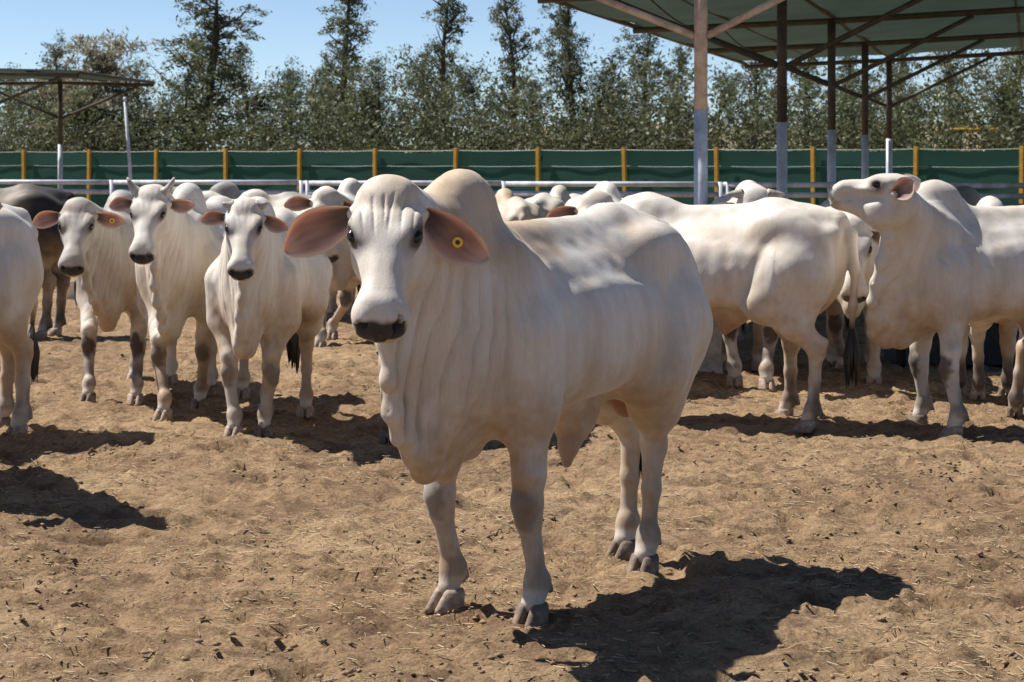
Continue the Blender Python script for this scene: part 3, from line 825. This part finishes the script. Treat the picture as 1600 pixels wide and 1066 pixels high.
    if horns:
        hlen, hup = horns
        for y in (-1, 1):
            mb = MB(); p0 = hl(-.02, y * .085, -.005)
            pts = []; rad = []
            for q in range(8):
                f_ = q / 7
                pts.append(p0 + lt * y * hlen * (f_ * .95) + A3(0, 0, 1) * hup * f_ ** 1.8 + fwd * .02 * f_); rad.append(.034 * (1 - f_) ** .7 + .006)
            mb.tube(pts, rad, 12); mb.build('horn', M['horn'], root, True)
    for k, (fx, fy) in ft.items():
        o = link('hoof', HOOF_W if (rr.random() < .65) else HOOF, None, root)
        o.location = (fx + .012, fy, -.012); o.rotation_euler = (0, 0, (hyaw * .0) + (.12 if k[1] == 'L' else -.12))
        o.scale = (1.12, 1.08, 1.0)
    # tail switch: strands
    mb = MB()
    for q in range(14):
        a = q * 2.4; r0 = .012 + .012 * rr.random()
        b0 = ta[-1] + A3(0, 0, .05); e_ = b0 + A3(math.cos(a) * .035, math.sin(a) * .035, -.30 - .10 * rr.random())
        mb.tube([b0, (b0 + e_) / 2 + A3(math.cos(a) * .02, math.sin(a) * .02, 0), e_], [r0 * .8, r0, .002], 5)
    mb.build('tail_switch', M['switch'], root, True)
    return root


# ------------------------------------------------------------------ green net fence with yellow posts
def ordinal(n):
    return ['first', 'second', 'third', 'fourth', 'fifth', 'sixth', 'seventh', 'eighth', 'ninth', 'tenth', 'eleventh', 'twelfth', 'thirteenth',
            'fourteenth', 'fifteenth', 'sixteenth', 'seventeenth', 'eighteenth', 'nineteenth', 'twentieth'][n - 1]
Y0 = 67.0
FX = lambda n: (-758.7 + 113.83 * n) / FPX * Y0
FY = lambda n: Y0 * (1 - .01992 * n)
fence = tag(empty('net_fence', (FX(-2), FY(-2), 0)), 'long green shade net fence on yellow posts below the trees', 'fence')
fo = Vector((FX(-2), FY(-2), 0))
TOP = 1.90
fd = Vector((FX(1) - FX(0), FY(1) - FY(0), 0)); flen = fd.length; fdn = fd.normalized(); fn = Vector((fdn.y, -fdn.x, 0))
mb = MB(); mb.box((0, 0, TOP / 2 + .02), (.085, .085, TOP + .08)); post_me = mb.mesh('post'); post_me.materials.append(M['yellow'])
fang = math.atan2(fd.y, fd.x)
NP = 18
for i in range(NP):
    o = link('post', post_me, None, fence); o.location = fd * i + fn * .10; o.rotation_euler = (R(random.uniform(-1, 1)), R(random.uniform(-1.2, 1.2)), fang)
for i in range(NP - 1):
    gx, gz = 14, 10; V = []
    sag = random.uniform(.01, .05); ph_ = random.uniform(0, 6)
    for k in range(gz + 1):
        for j in range(gx + 1):
            u, v = j / gx, k / gz
            z = v * (TOP - .02 - sag * math.sin(u * math.pi) * v)
            off = .010 * math.sin(u * 9 + ph_ + 4 * v) * math.sin(u * math.pi) + .008 * math.sin(v * 9 + ph_)
            V.append(fd * (i + u) + fn * off + Vector((0, 0, z)))
    n = gx + 1
    F = [(k * n + j, k * n + j + 1, (k + 1) * n + j + 1, (k + 1) * n + j) for k in range(gz) for j in range(gx)]
    mb = MB(); mb.add(V, F); mb.build('net_panel', M['net'], fence, True)
for zz in (TOP - .005, 1.50):
    mb = MB(); pts = []
    for i in range((NP - 1) * 4 + 1):
        u = i / 4; pts.append(fd * u + fn * .055 + Vector((0, 0, zz - .02 * abs(math.sin(u * math.pi)))))
    mb.tube(pts, .006 if zz < 1.8 else .009, 5); mb.build('tension_wire', M['wire'], fence)

# yellow pipe frames standing behind the fence
def yellow_barrier(px, py0, px2, py1, D, label):
    a = world_at(px, py0, D); b_ = world_at(px2, py0, D); z1 = a[2]
    root = tag(empty('yellow_barrier', ((a[0] + b_[0]) / 2, D, 0)), label, 'barrier')
    hw = abs(b_[0] - a[0]) / 2
    for nm, pts in (('upright', [(0, 0, -.05), (0, 0, z1)]), ('brace', [(-hw, 0, z1), (-.04, 0, z1 - .85)]), ('brace', [(hw, 0, z1 - .1), (.04, 0, z1 - .85)]), ('crossbar', [(-hw, .05, z1), (hw, .05, z1)])):
        mb = MB(); mb.tube(pts, .045, 8); mb.build(nm, M['yellow'], root)
yellow_barrier(345, 208, 425, 235, 72, 'rusty yellow pipe frame behind the fence under the tall left tree')
yellow_barrier(1465, 203, 1568, 235, 58, 'orange yellow braced pipe frame behind the fence at the right')

# ------------------------------------------------------------------ grey pipe rail fence around the pen
ra, rb = Vector(((0 - 800) / FPX * 32.5, 32.5, 0)), Vector(((1600 - 800) / FPX * 27.5, 27.5, 0))
rdv = (rb - ra); rn = rdv.normalized(); ra = ra - rn * 4; rb = rb + rn * 4
rail = tag(empty('pipe_rail_fence', ra), 'grey pipe rail fence running behind the herd', 'rail fence')
seg = 2.9; ns_ = int((rb - ra).length / seg); rang = math.atan2(rn.y, rn.x)
mb = MB(); mb.tube([(0, 0, -.1), (0, 0, 1.36)], .035, 10); pm = mb.mesh('post', True); pm.materials.append(M['galv'])
rm = []
for rr_ in (.034, .027):
    mb = MB(); mb.tube([(0, 0, 0), (seg - .06, 0, 0)], rr_, 8); q = mb.mesh('rail', True); q.materials.append(M['galv']); rm.append(q)
for i in range(ns_):
    for off in ((0.0, .09) if i % 2 else (0.0,)):
        o = link('post', pm, None, rail); o.location = rn * (i * seg + off)
    for k, zz in enumerate((1.325, 1.20, .95, .70, .45, .20)):
        o = link('rail', rm[0 if k in (0, 1) else 1], None, rail); o.location = rn * (i * seg + .03) + Vector((0, 0, zz)); o.rotation_euler = (0, R(random.uniform(-.25, .25)), rang)

# ------------------------------------------------------------------ shade shelters
def shelter(label, P0, dirv, nposts, spacing, left, right, h_l, h_p, h_r, start=0, near=0.0, far=0.0, paint=2.02, braces=1.78, foot=True, sunlit=()):
    d = Vector((dirv[0], dirv[1], 0)).normalized(); pr = Vector((d.y, -d.x, 0))     # pr points right
    root = tag(empty('shade_shelter', (P0[0], P0[1], 0)), label, 'shelter')
    roofz = lambda L: h_p + (h_r - h_p) * L / right if L > 0 else h_p + (h_p - h_l) * L / left
    for i in range(start, nposts):
        c = d * (i * spacing)
        mat_hi = M['pipe_lit'] if i in sunlit else M['pipe_shaded']
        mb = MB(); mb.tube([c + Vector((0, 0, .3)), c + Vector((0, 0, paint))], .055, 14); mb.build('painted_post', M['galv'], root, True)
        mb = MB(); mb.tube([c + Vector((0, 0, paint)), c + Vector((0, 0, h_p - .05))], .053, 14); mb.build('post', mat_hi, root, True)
        if foot:
            mb = MB(); V = []
            for (z, hw_) in ((-.05, .16), (.02, .155), (.34, .145), (.37, .12)):
                V += [c + Vector((sx * hw_, sy * hw_, z)) for sx, sy in ((-1, -1), (1, -1), (1, 1), (-1, 1))]
            F = [(k * 4 + j, k * 4 + (j + 1) % 4, k * 4 + 4 + (j + 1) % 4, k * 4 + 4 + j) for k in range(3) for j in range(4)] + [(12, 13, 14, 15), (3, 2, 1, 0)]
            mb.add(V, F); mb.build('concrete_footing', M['concrete'], root)
        for sgn in (-1, 1):
            L = sgn * braces
            mb = MB(); mb.tube([c + pr * (sgn * .05) + Vector((0, 0, 2.60)), c + pr * L + Vector((0, 0, roofz(L) - .09))], .030, 8); mb.build('brace', M['pipe_lit'] if i in sunlit else M['pipe_shaded'], root, True)
        mb = MB(); mb.tube([c - pr * left + Vector((0, 0, h_l - .05)), c + Vector((0, 0, h_p - .05)), c + pr * right + Vector((0, 0, h_r - .05))], .040, 8); mb.build('rafter', M['pipe_shaded'], root, True)
    a, e = d * (start * spacing - near), d * ((nposts - 1) * spacing + far)
    for L in (-left, -left * .5, 0, right * .5, right):
        mb = MB(); mb.tube([a + pr * L + Vector((0, 0, roofz(L) + .01)), e + pr * L + Vector((0, 0, roofz(L) + .01))], .034 if L in (-left, 0, right) else .02, 8); mb.build('purlin', M['pipe_shaded'], root, True)
    # netting, one sagging panel per bay
    for i in range(start, nposts - 1):
        a_, b_ = d * (i * spacing), d * ((i + 1) * spacing)
        gx, gy = 24, 10; V = []
        for k in range(gy + 1):
            for j in range(gx + 1):
                u, v = j / gx, k / gy; L = -left + (left + right) * u
                sag = -.07 * math.sin(v * math.pi) * (.6 + .4 * math.sin(u * 12 + i)) - .05 * abs(math.sin(u * math.pi * 4)) * math.sin(v * math.pi)
                V.append(a_ * (1 - v) + b_ * v + pr * (L * 1.003) + Vector((0, 0, roofz(L) + .055 + sag)))
        n = gx + 1; F = [(k * n + j, k * n + j + 1, (k + 1) * n + j + 1, (k + 1) * n + j) for k in range(gy) for j in range(gx)]
        mb = MB(); mb.add(V, F); mb.build('netting', M['roofnet'], root, True)
        mb = MB(); pts = []
        for k in range(9):
            v = k / 8; pts.append(a_ * (1 - v) + b_ * v + pr * (-left * .55) + Vector((0, 0, roofz(-left * .55) - .06 - .16 * math.sin(v * math.pi))))
        mb.tube(pts, .010, 5); mb.build('cable', M['rubber'], root)
    return root
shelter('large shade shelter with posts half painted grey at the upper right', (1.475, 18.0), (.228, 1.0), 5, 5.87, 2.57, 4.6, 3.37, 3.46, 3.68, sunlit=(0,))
# left shelter: its far end shows at the left edge
lp = world_at(94, 200, 52.0)
ld = Vector((.10, 1.0, 0)).normalized()
shelter('small dark shade shelter with sloping roof at the upper left', (lp[0] - ld.x * 17.6, lp[1] - ld.y * 17.6), (.10, 1.0), 4, 5.87, 2.6, 2.15, 3.42, 3.44, 3.38, paint=2.0, foot=True, start=2)
# single lamp pole beside it
root = tag(empty('metal_pole', tuple(np.append(world_at(203, 285, 46.0)[:2], 0))), 'thin pale leaning metal pole beside the left shelter', 'pole')
mb = MB(); mb.tube([(.05, 0, -.1), (0, 0, 1.5), (-.10, 0, 2.86)], [.036, .034, .032], 10); mb.build('shaft', M['galv'], root, True)
mb = MB(); mb.tube([(-.10, 0, 2.83), (-.10, 0, 2.90)], [.045, .03], 10); mb.build('cap', M['galv'], root, True)

# ------------------------------------------------------------------ troughs and bucket
def trough(label, x0, x1, D, h, wd=.55):
    root = tag(empty('feed_trough', ((x0 + x1) / 2, D, 0)), label, 'trough')
    L = x1 - x0
    prof = [(-wd / 2, 0), (-wd / 2 - .06, h), (-wd / 2 - .01, h + .02), (-wd / 2 + .05, h - .02), (-wd / 2 + .09, .12), (wd / 2 - .09, .12), (wd / 2 - .05, h - .02), (wd / 2 + .01, h + .02), (wd / 2 + .06, h), (wd / 2, 0)]
    mb = MB(); V = [(sx * L / 2, y, z) for sx in (-1, 1) for y, z in prof]; n = len(prof)
    F = [(k, (k + 1) % n, n + (k + 1) % n, n + k) for k in range(n)] + [tuple(range(n - 1, -1, -1)), tuple(range(n, 2 * n))]
    mb.add(V, F); mb.build('basin', M['rubber'], root)
    for k in range(int(L / 1.2) + 1):
        mb = MB(); mb.box((-L / 2 + .1 + k * 1.2 * (L - .2) / (1.2 * max(1, int(L / 1.2))), 0, h * .5), (.06, wd + .16, h * 1.0)); mb.build('rib', M['rubber'], root)
trough('low black feed trough behind the bulls at the right', 3.05, 6.6, 18.6, .40)
trough('long black feed trough behind the rails at the left edge', -9.5, -3.6, 34.2, .80, .7)
root = tag(empty('white_bucket', tuple(np.append(world_at(104, 452, 27.0)[:2], 0))), 'white plastic bucket on the dirt behind the leftmost facing bull', 'bucket')
mb = MB(); mb.tube([(0, 0, 0), (0, 0, .20), (0, 0, .205)], [.105, .13, .136], 18); mb.build('tub', M['white_plastic'], root, True)
mb = MB(); mb.tube([(math.cos(a) * .135, 0, .2 + .10 * math.sin(a)) for a in np.linspace(0, math.pi, 10)], .005, 6); mb.build('handle', M['galv'], root, True)

# ------------------------------------------------------------------ trees
def leaf_cloud(centers, rads, per, size, rng, droop=.0, aspect=2.6):
    C = np.repeat(np.array(centers), per, 0); Rr = np.repeat(np.array(rads), per)
    n = len(C); p = C + rng.normal(0, 1, (n, 3)) * (Rr[:, None] * A3(.62, .62, .5))
    d = rng.normal(0, 1, (n, 3)); d[:, 2] -= droop; d /= np.linalg.norm(d, axis=1, keepdims=True)
    r_ = rng.normal(0, 1, (n, 3)); sd = np.cross(d, r_); sd /= np.linalg.norm(sd, axis=1, keepdims=True)
    L = size * (.5 + rng.random(n)); W = L / aspect * (.6 + .6 * rng.random(n))
    V = np.stack([p - d * (L * .5)[:, None], p + sd * (W * .5)[:, None], p + d * (L * .5)[:, None], p - sd * (W * .5)[:, None]], 1).reshape(-1, 3)
    F = np.arange(n * 4).reshape(-1, 4)
    cv = np.repeat(np.clip(.5 + .28 * rng.normal(0, 1, len(centers)), 0, 1), per) * .6 + .4 * rng.random(n)
    return V, F, np.repeat(cv, 4)
def tree_proto(kind, seed):
    rng = np.random.default_rng(seed); H = 7.0
    mb = MB(); cents = []; rads = []
    lean = rng.normal(0, .25, 2); ph = rng.random(6) * 6.28
    def trunk_at(f): return Vector((lean[0] * f + .16 * math.sin(f * 5 + ph[0]), lean[1] * f + .16 * math.cos(f * 4 + ph[1]), H * f))
    cfg = {'tall': (50, .12, 1.35, 44, .11), 'bushy': (36, .05, 1.9, 46, .125), 'pale': (46, .06, 2.3, 30, .24)}[kind]
    nb, lo, blen, per, size = cfg
    mb.tube([trunk_at(f) for f in np.linspace(-.01, .97, 14)], [.13 * (1 - f) ** .8 + .014 for f in np.linspace(0, 1, 14)], 8)
    def clump(c_, r_): cents.append(tuple(c_)); rads.append(r_)
    for q in range(nb):
        f = lo + (.97 - lo) * ((q + rng.random()) / nb)
        a = rng.random() * 6.28
        wob = .55 + .45 * math.sin(f * 11 + ph[2]) * math.sin(a + ph[3])
        if kind == 'tall': ln = blen * (.30 + .70 * (1 - f) ** .6) * (.35 + .9 * rng.random()) * (.5 + wob)
        else: ln = blen * (.35 + .65 * math.sin(min(1, (1.04 - f) * 1.6) * math.pi / 2)) * (.5 + .6 * rng.random()) * (.6 + .6 * wob)
        up = {'tall': .9, 'bushy': .8, 'pale': .9}[kind] * (.4 + 1.1 * rng.random())
        b0 = trunk_at(f); dirn = Vector((math.cos(a), math.sin(a), up)).normalized()
        e = b0 + dirn * ln; e.z += .12 * ln
        mdp = b0.lerp(e, .5) + Vector(tuple(rng.normal(0, .07, 3)))
        mb.tube([b0, mdp, e], [.034 * (1.2 - f) + .009, .02, .006], 5, False)
        nc = max(2, int(ln / (.24 if kind == 'tall' else .30)))
        for k in range(nc):
            if rng.random() < .14: continue
            g = .12 + .88 * (k + rng.random()) / nc
            sp = .16 if kind == 'tall' else .30
            for _ in range(2 if kind == 'tall' else 3):
                clump(b0.lerp(e, g) + Vector(tuple(rng.normal(0, sp, 3))), (.15 if kind == 'tall' else .22) * (.5 + .9 * rng.random()))
    for k in range(4): clump(trunk_at(.93 + .025 * k) + Vector(tuple(rng.normal(0, .12, 3))), .2)
    V, F, cv = leaf_cloud(cents, rads, per, size, rng, 1.4 if kind == 'pale' else .4, 5.0 if kind == 'pale' else 3.2)
    cm = mesh_np('crown', V, F, False, np.repeat(cv[:, None], 3, 1))
    return mb.mesh('trunk', True), cm
PROTO = {k: [tree_proto(k, 11 * i + s) for i in range(n)] for k, n, s in (('tall', 5, 1), ('bushy', 5, 2), ('pale', 1, 3))}
for k, v in PROTO.items():
    for tm, cm in v:
        tm.materials.append(M['bark']); cm.materials.append(M['leaf_pale'] if k == 'pale' else M['leaf'])
LIGHT = []
for tm, cm in PROTO['bushy'][:2]:
    c2 = cm.copy(); c2.materials.clear(); c2.materials.append(M['leaf_light']); LIGHT.append((tm, c2))
def fence_depth(px):
    n = (px - 38) / 125.0; return Y0 * (1 - .01992 * n)
def place_tree(kind, px, top, halfw, dd, label, group, pi=0, name='tree'):
    top = top - (14 if kind == 'bushy' else 8); D = fence_depth(px) + dd; H = CAM_H + (HORIZON - top) / FPX * D
    X = (px - 800) / FPX * D
    src = LIGHT[pi % 2] if kind == 'light' else PROTO[kind][pi % len(PROTO[kind])]
    nomw = {'tall': .95, 'bushy': 1.4, 'pale': 1.9, 'light': 1.4}[kind]
    sx = (halfw / FPX * D) / nomw
    root = tag(empty(name, (X, D, 0), random.uniform(0, 6.28)), label, 'tree', group); root.scale = (sx, sx, H / 7.05)
    link('trunk', src[0], None, root); link('crown', src[1], None, root)
tall = [(318, -22, 92, 10), (545, -25, 62, 11), (700, -35, 52, 10), (800, -25, 46, 13), (888, -45, 50, 9), (1012, 28, 46, 12), (85, 72, 40, 16), (1062, 78, 30, 16),
        (1172, 70, 46, 12), (1262, 20, 40, 14), (1330, 45, 38, 11), (1402, 30, 40, 13), (1482, 25, 44, 12), (1590, 40, 50, 10)]
for i, (px, top, hw_, dd) in enumerate(sorted(tall)):
    place_tree('tall', px, top, hw_, dd, f'tall open-crowned tree behind the green fence, {ordinal(i + 1)} tall tree from the left', 'tall thin trees behind the fence', i)
bush = [(8, 132, 55, 12), (52, 135, 45, 15), (225, 120, 55, 14), (272, 130, 50, 9), (392, 100, 62, 13), (445, 122, 48, 10), (492, 128, 50, 14), (598, 112, 52, 9), (645, 98, 50, 13),
        (748, 128, 50, 9), (842, 140, 48, 12), (942, 118, 52, 9), (985, 150, 40, 14), (1052, 165, 36, 9), (1118, 140, 46, 10), (1205, 150, 44, 9), (1300, 160, 44, 10), (1372, 165, 42, 9), (1440, 150, 46, 10)]
for i, (px, top, hw_, dd) in enumerate(sorted(bush)):
    place_tree('bushy', px, top, hw_, dd, f'bushy olive tree behind the green fence, {ordinal(i + 1)} bushy tree from the left', 'bushy trees behind the fence', i * 2)
place_tree('pale', 165, 84, 118, 8, 'broad feathery pale brown tree behind the left shelter', 'bushy trees behind the fence')
place_tree('light', 118, 150, 55, 7, 'bright green tree just left of the pale feathery tree', 'bushy trees behind the fence', 0)
place_tree('light', 1535, 108, 62, 8, 'bright green bushy tree beside the yellow frame at the right', 'bushy trees behind the fence', 1)
place_tree('light', 560, 150, 48, 8, 'small light green tree below the second tall tree', 'bushy trees behind the fence', 0)
# undergrowth below the trees
rng = np.random.default_rng(5); cs = []; rs = []
for px in np.arange(-140, 1760, 4.0):
    for dd in (4.5, 7.5):
        D = fence_depth(px) + dd + rng.random() * 2
        for k in range(3):
            z = .4 + 3.5 * rng.random() ** 1.1 * (.6 + .6 * math.sin(px * .05 + dd) ** 2)
            cs.append(((px - 800) / FPX * D, D, z)); rs.append(.30 + .25 * rng.random())
V, F, cv = leaf_cloud(cs, rs, 34, .145, rng, .2, 2.4)
tag(link('undergrowth', mesh_np('undergrowth', V, F, False, np.repeat(cv[:, None], 3, 1)), M['leaf']), 'dense undergrowth below the trees behind the green fence', 'undergrowth', kind='stuff')

# ------------------------------------------------------------------ the herd
G = ground_at
def fxy(px, py): return tuple(G(px, py)[:2])
W = world_at
make_bull('large white bull with drooping ears in the foreground facing the camera', (.155, 8.69), -122, 1.0,
          feet={'FR': fxy(700, 948), 'FL': fxy(832, 972), 'HR': fxy(975, 868), 'HL': fxy(1007, 893)}, poll=W(606, 304, 7.70), head_yaw=-92, head_pitch=-50, head_s=.94,
          res=.017, sub=2, tan=.75, sheath=.78, scrotum=True, tags=('L',), ear_droop=(36, 30), hump=.98, hump_x=.27, dewlap=1.25, wrinkle=1.9, fat=.94, tail_y=-.12, legdark=.5, leg_s=.86, seed=1, ear_len=.285)
make_bull('white bull with short horn stubs and thin dewlap, rightmost of the three facing at left', (-1.50, 14.2), -95, .91,
          feet={'FR': fxy(365, 682), 'FL': fxy(412, 680)}, poll=W(383, 325, 13.2), head_yaw=-89, head_pitch=-50, head_s=.88,
          res=.020, sub=1, sheath=.35, horns=(.07, .02), tags=(), ear_droop=(25, 8), hump=.6, dewlap=1.0, fat=.74, leg_s=.86, legdark=0.5, seed=2, ear_len=.20)
make_bull('white horned bull in the middle of the three facing the camera at left', (-2.06, 15.35), -98, .95,
          feet={'FR': fxy(255, 655), 'FL': fxy(312, 638)}, poll=W(236, 304, 14.15), head_yaw=-94, head_pitch=-50, head_s=.87,
          res=.020, sub=1, sheath=.2, horns=(.085, .10), ear_droop=(2, 8), hump=.7, dewlap=1.1, fat=.74, leg_s=.86, legdark=0.7, seed=3, ear_len=.20, grey=.15)
make_bull('white hornless bull with tagged ear, leftmost of the three facing the camera', (-2.68, 16.3), -94, .92,
          feet={'FR': fxy(137, 628), 'FL': fxy(212, 630)}, poll=W(122, 323, 15.0), head_yaw=-88, head_pitch=-50, head_s=.95,
          res=.020, sub=1, sheath=.3, tags=('L',), ear_droop=(12, 18), hump=.55, dewlap=1.0, fat=.74, leg_s=.86, legdark=0.85, seed=4, ear_len=.23, grey=.8)
make_bull('white bull cut off by the left edge, only rump and hind legs showing', (-3.46, 13.25), 233, .97,
          feet={'HL': fxy(28, 680), 'HR': fxy(2, 668)}, res=.022, sub=0, hump=.8, seed=5)
make_bull('white bull just outside the left edge that casts the foreground shadow', (-3.10, 11.6), -60, 1.03, poll=(-2.70, 10.72, 1.54), head_yaw=-112, res=.04, hump=.9, seed=6, horns=(.08, .1))
make_bull('brown bull with black rump and legs standing at the left edge', (-4.92, 21.3), 186, .97, res=.022, sub=0, dark=1.0, base=(.36, .30, .24), hump=.8, seed=7)
make_bull('white bull with lowered face partly hidden behind the foreground bull\'s ear', (-1.38, 21.0), -101, .95,
          feet={'FR': fxy(500, 545), 'FL': fxy(519, 528)}, poll=W(511, 306, 19.8), head_yaw=-80, head_pitch=-66, head_s=1.08, res=.022, sub=0, hump=.6, seed=8, ear_droop=(30, 5))
make_bull('white bull behind the short horned one, only its back showing', (-2.35, 24.0), 168, .86, res=.030, hump=.6, seed=9)
make_bull('grey humped bull standing far behind the horned bull', (-2.85, 25.6), 183, .88, res=.024, hump=.95, seed=10, grey=1.0, base=(.42, .40, .38))
make_bull('tan rumped bull seen from behind, right of the foreground bull\'s hump', (-.02, 22.6), 99, .88, res=.030, hump=.5, seed=11, tan=.8, base=(.62, .54, .45), poll=(-.2, 23.8, 1.2))
make_bull('white bony hipped bull seen from behind, above the foreground bull\'s back', (.42, 24.2), 76, .89, res=.024, hump=.5, seed=12, poll=(.7, 25.3, 1.2))
make_bull('white bull whose wrinkled forehead rises above the foreground bull\'s back', (.68, 17.4), -88, .97, poll=W(932, 313, 16.2), head_yaw=-92, head_pitch=-62, head_s=1.12,
          res=.022, sub=0, hump=.35, seed=13, ear_droop=(28, 25))
make_bull('white round humped bull standing left of the near shelter post', (1.42, 20.6), 172, .85, res=.024, hump=.75, seed=14, poll=(.55, 20.9, 1.05), tan=.2)
make_bull('white wide horned bull facing the camera right of the near shelter post', (1.76, 17.35), -93, .97, feet={'FR': fxy(1148, 600), 'FL': fxy(1198, 606)},
          poll=W(1180, 307, 16.2), head_yaw=-93, head_pitch=-66, head_s=1.08, res=.022, sub=0, hump=.4, seed=15, horns=(.13, -.005), ear_droop=(30, 30), legdark=1.0)
make_bull('white bull standing side-on with hip bone showing, right of the foreground bull', (1.22, 14.25), 158, .96, feet={'HL': fxy(1262, 672), 'HR': (1.72, 14.5)},
          poll=(.18, 14.75, 1.12), head_pitch=-52, res=.019, sub=1, fat=.93, leg_s=.92, sheath=.5, hump=.05, seed=16, wrinkle=.8)
make_bull('small white bull almost hidden behind the foreground bull', (-.47, 13.95), 82, .90, feet={'HL': fxy(606, 690)}, poll=(-.30, 14.85, 1.05), res=.026, hump=.2, seed=17)
make_bull('white bull with raised head resting its chin on the next bull\'s rump', (3.04, 14.02), 193, .96, feet={'FR': fxy(1436, 664), 'FL': fxy(1490, 682)},
          poll=W(1410, 290, 13.55), head_yaw=165, head_pitch=3, head_roll=0, head_s=.95, head_deep=1.10, head_len=.82, neck_s=.85, dome=.8, wrinkle=.9, res=.018, sub=1, fat=.95, leg_s=.92, sheath=.5, hump=.8, hump_x=.14, dewlap=.9, seed=18, ear_up=True, ear_len=.19, grey=.12)
make_bull('white bull facing away behind the chin resting bull, dusty legs showing', (3.26, 15.35), 91, .88, feet={'HL': fxy(1528, 622), 'HR': fxy(1586, 650)}, res=.022, hump=.8, seed=19, sheath=.4, legdark=1.0, poll=(3.25, 16.4, 1.2))
make_bull('dark grey humped bull far behind at the right', (4.35, 20.5), 178, .88, res=.024, hump=1.0, seed=20, grey=1.0, base=(.30, .28, .27), dark=.3)
make_bull('white bull with lowered black muzzle showing between the two right bulls', (2.55, 17.3), -98, .96, poll=W(1333, 352, 16.0), head_yaw=-94, head_pitch=-66, res=.022, hump=.3, seed=21, feet={'FR': fxy(1316, 580)}, legdark=1.0)
